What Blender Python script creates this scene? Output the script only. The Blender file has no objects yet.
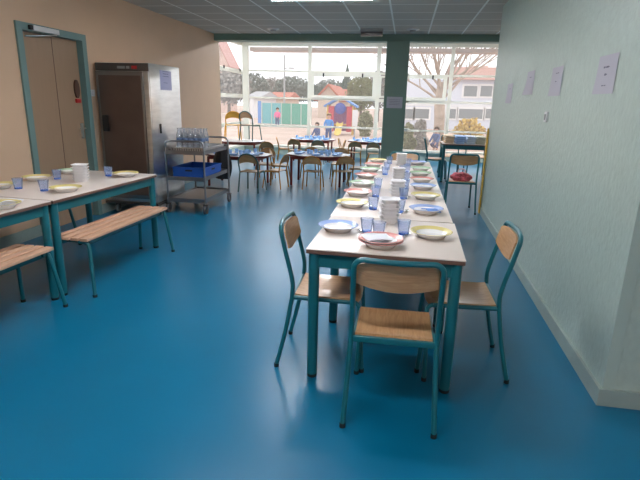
import bpy, bmesh, math, random
from math import pi, sin, cos, radians
from mathutils import Vector, Matrix, noise

S = bpy.context.scene
COL = S.collection
random.seed(7)

# ------------------------------------------------------------------ camera
F = 495.0
H = 1.48
def _axes(vp=(407, 103), vv=(275, 2029)):
    d = Vector((vp[0]-320, 240-vp[1], -F)).normalized()
    u = -Vector((vv[0]-320, 240-vv[1], -F)).normalized()
    k = u.dot(d)
    u = (u - d*k*0.5); d = (d - u*(u.dot(d)/u.dot(u))); u.normalize(); d.normalize()
    r = d.cross(u)
    return r, d, u
_r, _d, _u = _axes()
ROT = Matrix((_r, _d, _u))
cam = bpy.data.objects.new('camera', bpy.data.cameras.new('camera'))
COL.objects.link(cam)
cam.data.sensor_width = 36.0
cam.data.lens = F/640*36
cam.data.clip_end = 400
cam.data.clip_start = 0.05
cam.matrix_world = Matrix.Translation((0, 0, H)) @ ROT.to_4x4()
S.camera = cam

# ------------------------------------------------------------------ world, exposure
S.view_settings.view_transform = 'Standard'
S.view_settings.look = 'None'
S.view_settings.gamma = 1.0
S.view_settings.use_curve_mapping = False
S.view_settings.exposure = 0.0
w = bpy.data.worlds.new('overcast_sky'); S.world = w; w.use_nodes = True
wn = w.node_tree.nodes; wl = w.node_tree.links
bg = wn['Background']
tc = wn.new('ShaderNodeTexCoord'); sep = wn.new('ShaderNodeSeparateXYZ'); rmp = wn.new('ShaderNodeValToRGB')
wl.new(tc.outputs['Generated'], sep.inputs[0]); wl.new(sep.outputs['Z'], rmp.inputs[0]); wl.new(rmp.outputs[0], bg.inputs[0])
rmp.color_ramp.elements[0].position = 0.0; rmp.color_ramp.elements[0].color = (.86, .88, .92, 1)
rmp.color_ramp.elements[1].position = 0.6; rmp.color_ramp.elements[1].color = (1, 1, 1, 1)
bg.inputs[1].default_value = 1.95
LAMP = 44.0      # strength of the ceiling luminaires' diffusers

# ------------------------------------------------------------------ helpers
def ray(x, y):
    return ROT @ Vector((x-320, 240-y, -F))
def at(x, y, Y):                      # point seen at photo position (x, y) on the plane of depth Y
    v = ray(x, y); return Vector((0, 0, H)) + v*(Y/v.y)
def atz(x, y, z):
    v = ray(x, y); return Vector((0, 0, H)) + v*((z-H)/v.z)
def atx(x, y, X):
    v = ray(x, y); return Vector((0, 0, H)) + v*(X/v.x)

_m = {}
def mat(name, col, rough=.5, metal=0., bump=0., bscale=60., var=0., vscale=8., spec=.5, coat=0., emit=None, estr=0., tex='noise', stretch=None):
    if name in _m: return _m[name]
    m = bpy.data.materials.new(name); m.use_nodes = True; _m[name] = m
    n = m.node_tree.nodes; l = m.node_tree.links; b = n['Principled BSDF']
    b.inputs['Base Color'].default_value = (*col, 1); b.inputs['Roughness'].default_value = rough
    b.inputs['Metallic'].default_value = metal; b.inputs['Specular IOR Level'].default_value = spec
    b.inputs['Coat Weight'].default_value = coat; b.inputs['Coat Roughness'].default_value = .12
    if emit: b.inputs['Emission Color'].default_value = (*emit, 1); b.inputs['Emission Strength'].default_value = estr
    tc = n.new('ShaderNodeTexCoord'); mp = n.new('ShaderNodeMapping'); l.new(tc.outputs['Object'], mp.inputs[0])
    if stretch: mp.inputs['Scale'].default_value = stretch
    if var:
        t = n.new('ShaderNodeTexNoise'); t.inputs['Scale'].default_value = vscale; t.inputs['Detail'].default_value = 5
        l.new(mp.outputs[0], t.inputs[0])
        r = n.new('ShaderNodeMapRange'); r.inputs[1].default_value = .3; r.inputs[2].default_value = .7
        r.inputs[3].default_value = 1-var; r.inputs[4].default_value = 1+var; l.new(t.outputs[0], r.inputs[0])
        mx = n.new('ShaderNodeMix'); mx.data_type = 'RGBA'; mx.blend_type = 'MULTIPLY'; mx.inputs[0].default_value = 1
        mx.inputs[6].default_value = (*col, 1); l.new(r.outputs[0], mx.inputs[7]); l.new(mx.outputs[2], b.inputs['Base Color'])
    if bump:
        t = n.new('ShaderNodeTexNoise'); t.inputs['Scale'].default_value = bscale; t.inputs['Detail'].default_value = 4
        l.new(mp.outputs[0], t.inputs[0])
        bp = n.new('ShaderNodeBump'); bp.inputs['Strength'].default_value = bump; bp.inputs['Distance'].default_value = .01
        l.new(t.outputs[0], bp.inputs['Height']); l.new(bp.outputs[0], b.inputs['Normal'])
    return m

def wood(name, c1, c2, rough=.35, scale=(1, 12, 12), coat=.3):
    if name in _m: return _m[name]
    m = mat(name, c1, rough, coat=coat)
    n = m.node_tree.nodes; l = m.node_tree.links; b = n['Principled BSDF']
    tc = n.new('ShaderNodeTexCoord'); mp = n.new('ShaderNodeMapping'); mp.inputs['Scale'].default_value = scale
    l.new(tc.outputs['Object'], mp.inputs[0])
    t = n.new('ShaderNodeTexNoise'); t.inputs['Scale'].default_value = 4; t.inputs['Detail'].default_value = 8; t.inputs['Distortion'].default_value = 1.2
    l.new(mp.outputs[0], t.inputs[0])
    r = n.new('ShaderNodeValToRGB'); r.color_ramp.elements[0].position = .35; r.color_ramp.elements[1].position = .65
    r.color_ramp.elements[0].color = (*c1, 1); r.color_ramp.elements[1].color = (*c2, 1)
    l.new(t.outputs[0], r.inputs[0]); l.new(r.outputs[0], b.inputs['Base Color'])
    return m

def glassy(name, tint, gloss=.12, rough=.02, veil=0., veil_col=(1, 1, 1), both=.5):  # pale scatter mixed in: haze on the panes, milky tint in tumblers and carafes
    if name in _m: return _m[name]
    m = bpy.data.materials.new(name); m.use_nodes = True; _m[name] = m
    n = m.node_tree.nodes; l = m.node_tree.links; n.remove(n['Principled BSDF']); out = n['Material Output']
    tr = n.new('ShaderNodeBsdfTransparent'); tr.inputs[0].default_value = (*tint, 1)
    gl = n.new('ShaderNodeBsdfGlossy'); gl.inputs['Roughness'].default_value = rough
    fr = n.new('ShaderNodeLayerWeight'); fr.inputs[0].default_value = gloss
    mx = n.new('ShaderNodeMixShader'); l.new(fr.outputs['Fresnel'], mx.inputs[0]); l.new(tr.outputs[0], mx.inputs[1]); l.new(gl.outputs[0], mx.inputs[2])
    last = mx
    if veil:
        d1 = n.new('ShaderNodeBsdfTranslucent'); d1.inputs[0].default_value = (*veil_col, 1)
        d2 = n.new('ShaderNodeBsdfDiffuse'); d2.inputs[0].default_value = (*veil_col, 1)
        df = n.new('ShaderNodeMixShader'); df.inputs[0].default_value = both; l.new(d1.outputs[0], df.inputs[1]); l.new(d2.outputs[0], df.inputs[2])
        m2 = n.new('ShaderNodeMixShader'); m2.inputs[0].default_value = veil
        l.new(mx.outputs[0], m2.inputs[1]); l.new(df.outputs[0], m2.inputs[2]); last = m2
    l.new(last.outputs[0], out.inputs[0])
    return m

class MB:
    def __init__(s): s.b = bmesh.new()
    def box(s, x0, x1, y0, y1, z0, z1, bev=0., m=None):
        t = bmesh.new(); bmesh.ops.create_cube(t, size=1)
        for v in t.verts: v.co = Vector(((v.co.x+.5)*(x1-x0)+x0, (v.co.y+.5)*(y1-y0)+y0, (v.co.z+.5)*(z1-z0)+z0))
        if bev: bmesh.ops.bevel(t, geom=t.edges[:], offset=bev, segments=2, affect='EDGES', profile=.6)
        if m: t.transform(m)
        s._join(t); return s
    def _join(s, t):
        me = bpy.data.meshes.new('t'); t.to_mesh(me); t.free(); s.b.from_mesh(me); bpy.data.meshes.remove(me)
    def tube(s, pts, r, seg=10, cap=True, closed=False, rs=None):
        pts = [Vector(p) for p in pts]; n = len(pts); rings = []
        prev = None
        for i, p in enumerate(pts):
            if closed: t = (pts[(i+1) % n]-pts[i-1])
            else: t = (pts[min(i+1, n-1)]-pts[max(i-1, 0)])
            t.normalize()
            if prev is None:
                a = Vector((0, 0, 1)) if abs(t.z) < .9 else Vector((1, 0, 0))
                nx = t.cross(a).normalized()
            else:
                nx = (prev - t*prev.dot(t)).normalized()
            prev = nx; ny = t.cross(nx); rr = rs[i] if rs else r
            rings.append([s.b.verts.new(p+(nx*cos(2*pi*k/seg)+ny*sin(2*pi*k/seg))*rr) for k in range(seg)])
        m = n if closed else n-1
        for i in range(m):
            a, b = rings[i], rings[(i+1) % n]
            for k in range(seg):
                try: s.b.faces.new((a[k], a[(k+1) % seg], b[(k+1) % seg], b[k]))
                except ValueError: pass
        if cap and not closed:
            s.b.faces.new(rings[0][::-1]); s.b.faces.new(rings[-1])
        return s
    def lathe(s, prof, c=(0, 0, 0), seg=28, m=None, sq=0.):
        c = Vector(c); rings = []
        for r, z in prof:
            if r < 1e-6: rings.append([s.b.verts.new(c+Vector((0, 0, z)))])
            else:
                ring = []
                for k in range(seg):
                    a = 2*pi*k/seg; q = 1.0
                    if sq: q = 1/((abs(cos(a))**(sq)+abs(sin(a))**(sq))**(1/sq))
                    ring.append(s.b.verts.new(c+Vector((r*q*cos(a), r*q*sin(a), z))))
                rings.append(ring)
        vs = [v for r in rings for v in r]
        for a, b in zip(rings, rings[1:]):
            if len(a) == 1 and len(b) == 1: continue
            for k in range(seg):
                q = (k+1) % seg
                if len(a) == 1: s.b.faces.new((a[0], b[q], b[k]))
                elif len(b) == 1: s.b.faces.new((a[k], a[q], b[0]))
                else: s.b.faces.new((a[k], a[q], b[q], b[k]))
        if m:
            for v in vs: v.co = m @ v.co
        return s
    def prism(s, pts, z0, z1, axis='z', bev=0.):
        """outline pts (a,b) extruded; axis z: (x,y)->z ; axis y: (x,z)->y ; axis x: (y,z)->x"""
        def P(a, b, h):
            return Vector((a, b, h)) if axis == 'z' else Vector((a, h, b)) if axis == 'y' else Vector((h, a, b))
        t = bmesh.new()
        lo = [t.verts.new(P(a, b, z0)) for a, b in pts]; hi = [t.verts.new(P(a, b, z1)) for a, b in pts]
        n = len(pts)
        t.faces.new(lo); t.faces.new(hi[::-1])
        for i in range(n): t.faces.new((lo[i], lo[(i+1) % n], hi[(i+1) % n], hi[i]))
        bmesh.ops.recalc_face_normals(t, faces=t.faces[:])
        if bev: bmesh.ops.bevel(t, geom=[e for e in t.edges], offset=bev, segments=2, affect='EDGES')
        s._join(t); return s
    def surf(s, fn, nu, nv, thick=0.):
        """sheet fn(u,v)->Vector with thickness along -normal"""
        g = [[Vector(fn(i/nu, j/nv)) for j in range(nv+1)] for i in range(nu+1)]
        A = [[s.b.verts.new(p) for p in r] for r in g]
        if thick:
            N = [[None]*(nv+1) for _ in range(nu+1)]
            for i in range(nu+1):
                for j in range(nv+1):
                    du = g[min(i+1, nu)][j]-g[max(i-1, 0)][j]; dv = g[i][min(j+1, nv)]-g[i][max(j-1, 0)]
                    N[i][j] = du.cross(dv).normalized()
            B = [[s.b.verts.new(g[i][j]-N[i][j]*thick) for j in range(nv+1)] for i in range(nu+1)]
        for i in range(nu):
            for j in range(nv):
                s.b.faces.new((A[i][j], A[i+1][j], A[i+1][j+1], A[i][j+1]))
                if thick: s.b.faces.new((B[i][j], B[i][j+1], B[i+1][j+1], B[i+1][j]))
        if thick:
            for i in range(nu):
                s.b.faces.new((A[i][0], B[i][0], B[i+1][0], A[i+1][0])); s.b.faces.new((A[i][nv], A[i+1][nv], B[i+1][nv], B[i][nv]))
            for j in range(nv):
                s.b.faces.new((A[0][j], A[0][j+1], B[0][j+1], B[0][j])); s.b.faces.new((A[nu][j], B[nu][j], B[nu][j+1], A[nu][j+1]))
        return s
    def build(s, name, m, parent=None, smooth=True, angle=40, recalc=True):
        if recalc: bmesh.ops.recalc_face_normals(s.b, faces=s.b.faces[:])
        me = bpy.data.meshes.new(name); s.b.to_mesh(me); s.b.free()
        me.materials.append(m)
        if smooth:
            me.polygons.foreach_set('use_smooth', [True]*len(me.polygons)); me.set_sharp_from_angle(angle=radians(angle))
        o = bpy.data.objects.new(name, me); COL.objects.link(o)
        if parent: o.parent = parent
        return o

def thing(name, label, cat, loc=(0, 0, 0), rz=0., group=None):
    o = bpy.data.objects.new(name, None); COL.objects.link(o); o.empty_display_size = .1
    o.location = loc; o.rotation_euler = (0, 0, rz)
    return tag(o, label, cat, group)
def tag(o, label, cat, group=None, loc=None, rz=None):
    o['label'] = label; o['category'] = cat
    if group: o['group'] = group
    if loc is not None: o.location = loc
    if rz is not None: o.rotation_euler = (0, 0, rz)
    return o
def structure(o): o['kind'] = 'structure'; return o
def dup(o, parent=None):
    c = o.copy(); COL.objects.link(c)
    if parent: c.parent = parent
    for ch in o.children: dup(ch, c)
    return c
_used = set()
def place(proto, label, cat, loc, rz=0., group=None):
    """first use moves the prototype itself, later uses copy it with its parts"""
    if proto.name in _used: o = dup(proto)
    else: _used.add(proto.name); o = proto
    tag(o, label, cat, group); o.location = loc; o.rotation_euler = (0, 0, rz)
    return o
def arc(c, r, a0, a1, n, f):
    return [f(c[0]+r*cos(a0+(a1-a0)*i/n), c[1]+r*sin(a0+(a1-a0)*i/n)) for i in range(n+1)]
def smooth_path(P, n=6):
    P = [Vector(p) for p in P]; out = []
    for i in range(len(P)-1):
        p0 = P[max(i-1, 0)]; p1 = P[i]; p2 = P[i+1]; p3 = P[min(i+2, len(P)-1)]
        for k in range(n):
            t = k/n
            out.append(.5*((2*p1)+(p2-p0)*t+(2*p0-5*p1+4*p2-p3)*t*t+(3*p1-p0-3*p2+p3)*t**3))
    out.append(P[-1]); return out

# ------------------------------------------------------------------ materials
M_peach = mat('peach_wall_paint', (.72, .49, .325), .6, bump=.05, bscale=80, var=.03, vscale=2)
M_sage = mat('sage_textured_wall_paint', (.455, .56, .505), .34, bump=.5, bscale=34, var=.05, vscale=25, stretch=(1, 1, .8), spec=.5)
M_sagesmooth = mat('sage_smooth_paint', (.44, .55, .50), .4, bump=.05, bscale=40)
M_greendark = mat('dark_green_beam_paint', (.18, .28, .23), .5, bump=.05)
M_frame = mat('grey_green_door_frame_paint', (.16, .27, .26), .4)
M_base = mat('pale_grey_green_baseboard', (.33, .41, .38), .4, var=.05)
M_winframe = mat('cream_window_frame', (.76, .74, .65), .4)
M_sill = mat('low_window_wall_paint', (.42, .52, .47), .5)
M_teal = mat('teal_metal', (.008, .135, .165), .32, spec=.6)
M_tealf = mat('teal_apron_metal', (.008, .125, .150), .4)
M_rub = mat('black_rubber', (.012, .012, .013), .7)
M_top = mat('pinkish_white_laminate', (.78, .68, .61), .28, var=.015, vscale=3)
M_edge = mat('brown_table_edge', (.16, .085, .06), .5)
M_beech = wood('beech_plywood', (.48, .255, .115), (.60, .35, .175), .34, (1.2, 14, 14), .2)
M_beechv = wood('beech_plywood_seat', (.48, .255, .115), (.60, .35, .175), .28, (14, 1.2, 14), .5)
M_slat = wood('bench_slat_wood', (.60, .335, .21), (.69, .42, .28), .45, (14, 1, 14), .1)
M_door = mat('brown_door_veneer', (.38, .245, .155), .45, var=.03, vscale=6, stretch=(6, 6, .6))
M_steel = mat('brushed_stainless_steel', (.78, .79, .79), .28, 1., var=.08, vscale=5, stretch=(1, 1, 6), bump=.06, bscale=4)
M_steeld = mat('dark_steel', (.16, .15, .15), .35, 1.)
M_cabdoor = mat('cabinet_door_steel', (.20, .145, .125), .34, .8, var=.10, vscale=3)
M_cabframe = mat('cabinet_front_frame_steel', (.28, .27, .26), .3, .9)
M_black = mat('black_plastic', (.015, .015, .016), .5)
M_red = mat('red_plastic', (.55, .03, .03), .4)
M_bluep = mat('blue_crate_plastic', (.010, .09, .42), .4)
M_white = mat('white_ceramic', (.86, .84, .82), .22, coat=.4)
M_yel = mat('yellow_plate_rim', (.78, .66, .26), .25, coat=.4)
M_blu = mat('blue_plate_rim', (.34, .46, .78), .25, coat=.4)
M_redr = mat('coral_plate_rim', (.78, .32, .28), .25, coat=.4)
M_grn = mat('green_plate_rim', (.48, .66, .44), .25, coat=.4)
M_bowl = mat('white_plastic_bowl', (.92, .90, .90), .35)
M_glass = glassy('blue_tumbler_glass', (.97, .98, 1.), .15, .05, .20, (.50, .66, 1.))
M_glassb = glassy('blue_tumbler_base_glass', (.75, .84, 1.), .15, .05, .40, (.14, .34, .95))
M_clear = glassy('clear_carafe_plastic', (.985, .99, 1.), .25, .05, .16, (.9, .93, 1.))
M_pane = glassy('window_glass', (.98, .98, .98), .02, .0, .06, both=0.)  # pale scatter in the panes stands in for haze and glare over the view
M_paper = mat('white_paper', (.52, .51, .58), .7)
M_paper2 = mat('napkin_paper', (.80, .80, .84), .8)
M_ink = mat('grey_print', (.14, .14, .2), .7)
M_ochre = mat('ochre_tube_metal', (.38, .17, .018), .35)
M_dgreen = mat('dark_green_tube_metal', (.03, .10, .10), .35)
M_maroon = mat('maroon_table_metal', (.13, .015, .012), .4)
M_kwood = wood('child_chair_plywood', (.30, .17, .075), (.38, .235, .11), .4, (1, 12, 12), .2)
M_orange = wood('orange_plywood', (.76, .40, .05), (.82, .48, .08), .4, (1, 12, 12), .2)
M_ktop = mat('white_child_table_laminate', (.74, .74, .76), .22)
M_bluet = mat('blue_tableware', (.24, .46, .86), .35)
M_cutl = mat('cutlery_steel', (.6, .6, .6), .2, 1.)
M_grey = mat('grey_plastic', (.35, .36, .36), .5)
M_lampm = mat('luminaire_housing_white', (.7, .7, .7), .4)
M_diff = mat('lit_diffuser', (.9, .9, .95), .5, emit=(.93, .95, 1.), estr=LAMP)

# floor: blue vinyl with faint tone variation and a soft sheen
M_floor = mat('blue_vinyl_floor', (.0, .138, .262), .28, bump=.02, bscale=260, var=.08, vscale=1.2, spec=.42)
M_floor.node_tree.nodes['Principled BSDF'].inputs['Base Color'].default_value = (.0, .138, .262, 1)

# ceiling: tiles with light T-bars every 0.6 m
def ceiling_material():
    m = mat('ceiling_tiles', (.3, .33, .32), .8, bump=.15, bscale=120)
    n = m.node_tree.nodes; l = m.node_tree.links; b = n['Principled BSDF']
    tc = n.new('ShaderNodeTexCoord'); sp = n.new('ShaderNodeSeparateXYZ'); l.new(tc.outputs['Object'], sp.inputs[0])
    def line(out, off, wd):
        a = n.new('ShaderNodeMath'); a.operation = 'ADD'; a.inputs[1].default_value = 60-off+wd/2; l.new(out, a.inputs[0])
        f = n.new('ShaderNodeMath'); f.operation = 'MODULO'; f.inputs[1].default_value = .6; l.new(a.outputs[0], f.inputs[0])
        g = n.new('ShaderNodeMath'); g.operation = 'LESS_THAN'; g.inputs[1].default_value = wd; l.new(f.outputs[0], g.inputs[0])
        return g.outputs[0]
    lx = line(sp.outputs['X'], -.3, .026); ly = line(sp.outputs['Y'], 7.12, .030)
    m1 = n.new('ShaderNodeMix'); m1.data_type = 'RGBA'; m1.inputs[6].default_value = (.50, .47, .41, 1); m1.inputs[7].default_value = (.85, .83, .77, 1); l.new(ly, m1.inputs[0])
    m2 = n.new('ShaderNodeMix'); m2.data_type = 'RGBA'; m2.inputs[7].default_value = (.88, .90, .86, 1); l.new(m1.outputs[2], m2.inputs[6]); l.new(lx, m2.inputs[0])
    l.new(m2.outputs[2], b.inputs['Base Color'])
    return m
M_ceil = ceiling_material()

# ------------------------------------------------------------------ room shell
XL, XR, YB, YF, YW, ZC = -3.85, 1.11, -3.0, 10.0, 14.0, 2.73
XN = 3.4                       # right side of the wider parts of the room
YE = 7.30                      # far end of the sage wall
YC = 2.47                      # near corner of the sage wall
def slab(name, m, *a, bev=0.):
    return structure(MB().box(*a, bev=bev).build(name, m, smooth=False))
slab('floor', M_floor, -4.7, XN+.2, YB-.2, YW, -.1, 0)
slab('ceiling', M_ceil, XL-.15, XN+.2, YB-.2, YF+.28, ZC, ZC+.12)
slab('ceiling_window_bay', M_sagesmooth, -4.75, XN+.2, YF+.28, YW+.2, 3.06, 3.16)
DY0, DY1, DZ = 4.74, 5.70, 2.11      # door opening in the left wall
wl_ = MB(); wl_.box(XL-.2, XL, YB, DY0, 0, ZC); wl_.box(XL-.2, XL, DY1, YF+.12, 0, ZC); wl_.box(XL-.2, XL, DY0, DY1, DZ, ZC)
structure(wl_.build('wall_left', M_peach, smooth=False))
XR0, XR1 = 1.088, 1.145          # the sage wall runs very slightly out of square
def wx(Y): return XR0+(XR1-XR0)*(Y-YC)/(YE-YC)
WA = -math.atan((XR1-XR0)/(YE-YC))
structure(MB().prism([(XR0, YC), (XR1, YE), (XN, YE), (XN, YC)], 0, ZC).build('wall_right', M_sage, smooth=False))
slab('wall_back', M_peach, XL-.2, XN+.2, YB-.2, YB, 0, ZC)
wr = MB(); wr.box(XN, XN+.2, YB, YC, 0, ZC); wr.box(XN, XN+.2, YE, YW, 0, 3.06)
structure(wr.build('wall_far_right', M_peach, smooth=False))
slab('wall_bay_left', M_peach, -4.75, XL-.001, YF+.12, YF+.28, 0, 3.06)
# beam and pillar
slab('trim_1', M_greendark, XL+.001, XN, YF, YF+.279, 2.605, 3.06)
px0, px1 = at(386, 60, YF).x, at(409.5, 50, YF).x
slab('trim_2', M_greendark, px0, px1, YF-.02, YF+.28, 0, 2.604, bev=.006)
# baseboards
structure(MB().prism([(XR0-.016, YC), (XR1-.016, YE+.01), (XR1, YE+.01), (XR0, YC)], 0, .095).build('baseboard_right', M_base, smooth=False))
slab('baseboard_near_right', M_base, XR0-.016, XN, YC-.016, YC, 0, .095)
bl = MB(); bl.box(XL, XL+.016, YB, DY0-.08, 0, .12); bl.box(XL, XL+.016, DY1+.08, YF, 0, .12)
structure(bl.build('baseboard_left', M_base, smooth=False))
slab('trim_3', M_sagesmooth, XR0, XR0+.055, YC-.006, YC, .0951, ZC)       # corner guard of the sage wall

# door in the left wall: frame, leaf with joint, closer, hinges
fr = MB()
fr.box(XL-.201, XL+.022, DY0-.075, DY0+.003, 0, DZ+.07); fr.box(XL-.201, XL+.022, DY1-.003, DY1+.075, 0, DZ+.07); fr.box(XL-.201, XL+.022, DY0+.003, DY1-.003, DZ-.003, DZ+.07)
structure(fr.build('trim_4', M_frame, smooth=False))
dr = structure(MB().box(XL-.095, XL-.055, DY0+.006, DY1-.006, .005, DZ-.007).build('door_1', M_door, smooth=False))
MB().box(XL-.0555, XL-.052, 5.255, 5.261, .01, DZ-.01).build('leaf_joint', M_edge, dr, smooth=False)
c = MB(); c.box(XL-.02, XL+.055, DY0+.13, DY0+.52, DZ+.005, DZ+.055, .005); c.build('door_closer', M_lampm, dr)
c = MB(); c.tube([(XL+.03, DY0+.50, DZ-.0), (XL+.02, DY0+.28, DZ-.03), (XL-.05, DY0+.12, DZ-.05)], .007); c.build('closer_arm', M_steel, dr)
MB().box(XL-.02, XL+.05, DY0+.085, DY0+.128, DZ+.008, DZ+.052, .004).build('closer_cap', M_black, dr)
for k, (z0) in enumerate((1.80, 1.62)):
    MB().tube([(XL-.045, DY0+.012, z0), (XL-.045, DY0+.012, z0+.09)], .012).build('hinge', M_steel, dr)
MB().box(XL-.055, XL-.044, 5.61, 5.66, .98, 1.16, .004).build('handle_plate', M_steel, dr)
MB().tube(smooth_path([(XL-.05, 5.635, 1.1), (XL-.01, 5.635, 1.1), (XL-.0, 5.62, 1.1), (XL-.0, 5.53, 1.1)]), .009).build('door_handle', M_steel, dr)
t = thing('door_hanger', 'brown oval hanger with a red tip on the brown door', 'sign', (XL-.055, 5.60, 1.50))
ov = [(.045*cos(a), .105*sin(a)+.06) for a in [2*pi*k/24 for k in range(24)]]
MB().prism(ov, 0.001, .02, 'x').build('plate', mat('dark_brown_plastic', (.09, .04, .025), .4), t)
MB().box(.001, .028, -.04, .04, -.10, -.052, .008).build('red_tip', M_red, t)

# window wall at the far end
_wn = [0]
fr = MB(); TH = .06
def vbar(x, y0, y1, wd, m=None):
    X = at(x, (y0+y1)/2, YW).x; fr.box(X-wd/2, X+wd/2, YW-.04, YW+.04, at(x, y1, YW).z, at(x, y0, YW).z)
ZS, ZH = .27, 2.92
def VB(x, wd, z0=ZS, z1=ZH, dy=0, yref=90):
    X = at(x, yref, YW).x; fr.box(X-wd/2, X+wd/2, YW-.045-dy, YW+.04, z0, z1); return X
def HB(xa, xb, y, wd, dy=0):
    X0, X1 = at(xa, y, YW).x, at(xb, y, YW).x; z = at((xa+xb)/2, y, YW).z
    fr.box(X0, X1, YW-.035-dy, YW+.03, z-wd/2, z+wd/2); return z
VB(246, .17); XM1 = VB(309.5, .09); VB(377.5, .10); VB(450, .09); VB(393, .10); VB(520, .1); VB(580, .08)
HB(246, 309, 71, .045); HB(246, 309, 98, .05); HB(246, 309, 126, .06)
HB(309, 378, 72.5, .05); HB(309, 378, 99, .08); HB(309, 378, 127.5, .05)
HB(378, 409, 74, .05); HB(378, 409, 101, .08); HB(378, 409, 129, .05)
HB(393, 450, 75.5, .05); HB(393, 450, 102, .09); HB(450, 580, 77, .05); HB(450, 580, 104, .06); HB(393, 580, 133, .045)
fr.box(-4.62, XN, YW-.06, YW+.06, ZH, 3.06)
fr.box(-4.62, XN, YW-.12, YW+.06, ZS-.06, ZS)
structure(fr.build('window_1', M_winframe, smooth=False))
# opening sashes (dark catches on them)
for (xa, xb, ya, yb, cs) in ((311.5, 376.5, 73.5, 99, (324, 363)), (380, 391, 76, 98, ()), (402, 447.5, 75.5, 101, (433,))):
    X0, X1 = at(xa, ya, YW).x, at(xb, ya, YW).x; z1 = at((xa+xb)/2, ya, YW).z; z0 = at((xa+xb)/2, yb, YW).z
    b = MB(); t_ = .085
    if X1-X0 < .5: t_ = .05
    b.box(X0, X1, YW-.07, YW-.046, z1-t_, z1); b.box(X0, X1, YW-.07, YW-.046, z0, z0+t_)
    b.box(X0, X0+t_, YW-.07, YW-.046, z0+t_, z1-t_); b.box(X1-t_, X1, YW-.07, YW-.046, z0+t_, z1-t_)
    _wn[0] += 1
    sash = structure(b.build('window_%d' % (1+_wn[0]), M_winframe, smooth=False))
    for cx in cs:
        X = at(cx, ya, YW).x; MB().box(X-.02, X+.02, YW-.1, YW-.07, z1-.10, z1-.0, .005).build('window_catch', M_black, sash)
structure(MB().box(-4.6, XN, YW-.004, YW+.004, ZS, ZH).build('window_5', M_pane, smooth=False))
# awning folded above the glass outside
structure(MB().box(-4.4, XN, YW+.10, YW+.55, 2.80, 2.90, .01).build('trim_5', mat('pink_beige_awning', (.72, .60, .56), .7), smooth=False))
# return window on the left side of the bay
rt = MB(); XW = -4.6
for Y0 in (10.33,): rt.box(XW-.03, XW+.03, Y0-.04, Y0+.04, ZS, ZH)
for z in (2.23, 1.59, .85): rt.box(XW-.03, XW+.035, 10.28, YW-.1, z-.05, z+.05)
rt.box(XW-.05, XW+.05, 10.28, YW-.1, ZH, 3.06); rt.box(XW-.05, XW+.05, 10.28, YW-.1, ZS-.05, ZS)
rw = structure(rt.build('window_6', M_winframe, smooth=False))
for Y in (12.45, 13.7): MB().box(XW+.036, XW+.06, Y-.02, Y+.02, 2.23, 2.31, .004).build('window_catch', M_black, rw)
structure(MB().box(XW-.004, XW+.004, 10.28, YW-.09, ZS, ZH).build('window_7', M_pane, smooth=False))
slab('wall_below_window', M_sill, -4.7, XN, YW-.05, YW+.12, 0, ZS-.05)
slab('wall_below_side_window', M_sill, XW-.1, XW+.06, YF+.281, YW-.051, 0, ZS-.05)

# ------------------------------------------------------------------ ceiling fittings
def luminaire(x, y, label):
    t = thing('ceiling_luminaire', label, 'light', (x, y, ZC), 0, 'long white ceiling luminaires')
    MB().box(-.62, .62, -.15, .15, -.075, 0, .008).build('housing', M_lampm, t)
    MB().box(-.60, .60, -.135, .135, -.098, -.0755, .006).build('diffuser', M_diff, t)
luminaire(-1.07, 6.14, 'long white lit luminaire on the ceiling, at the top edge of the photo')
for x, y in ((-1.08, 3.4), (-1.08, .8), (2.0, -1.2)):  # last one is an unseen lamp added to brighten the near wall face
    luminaire(x, y, 'unseen long white lit luminaire on the ceiling above and behind the viewer')
t = thing('exit_light', 'grey emergency light box hanging under the ceiling beside the green pillar', 'emergency light', (at(372, 29, 9.3).x, 9.3, ZC))
MB().box(-.2, .2, -.04, .04, -.05, 0, .005).build('mount', M_grey, t)
MB().box(-.19, .19, -.035, .035, -.12, -.051, .006).build('lamp_cover', M_steeld, t)
for x, y, lb in ((274, 29, 'round ceiling detector left of the emergency light box'), (413, 29.5, 'round ceiling detector above the right-hand window')):
    p = atz(x, y, ZC); t = thing('smoke_detector', lb, 'detector', (p.x, p.y-.05, ZC), 0, 'round ceiling detectors')
    MB().lathe([(0, 0), (.11, 0), (.11, -.012), (.09, -.022), (0, -.022)]).build('mounting_ring', M_lampm, t)
    MB().lathe([(0, -.0225), (.055, -.0225), (.05, -.045), (0, -.05)]).build('sensor_dome', M_grey, t)

for x in (-3.0, -1.2, .8, 2.5):  # unseen lamps put in to brighten the far room
    t = thing('ceiling_luminaire', 'unseen white luminaire added to brighten the window bay, hidden behind the green beam', 'light', (x, 12.0, 3.06), 0, 'unseen added luminaires of the window bay')
    MB().box(-.62, .62, -.15, .15, -.075, 0, .008).build('housing', M_lampm, t)
    MB().box(-.60, .60, -.135, .135, -.098, -.0755, .006).build('diffuser', M_diff, t)

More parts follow.
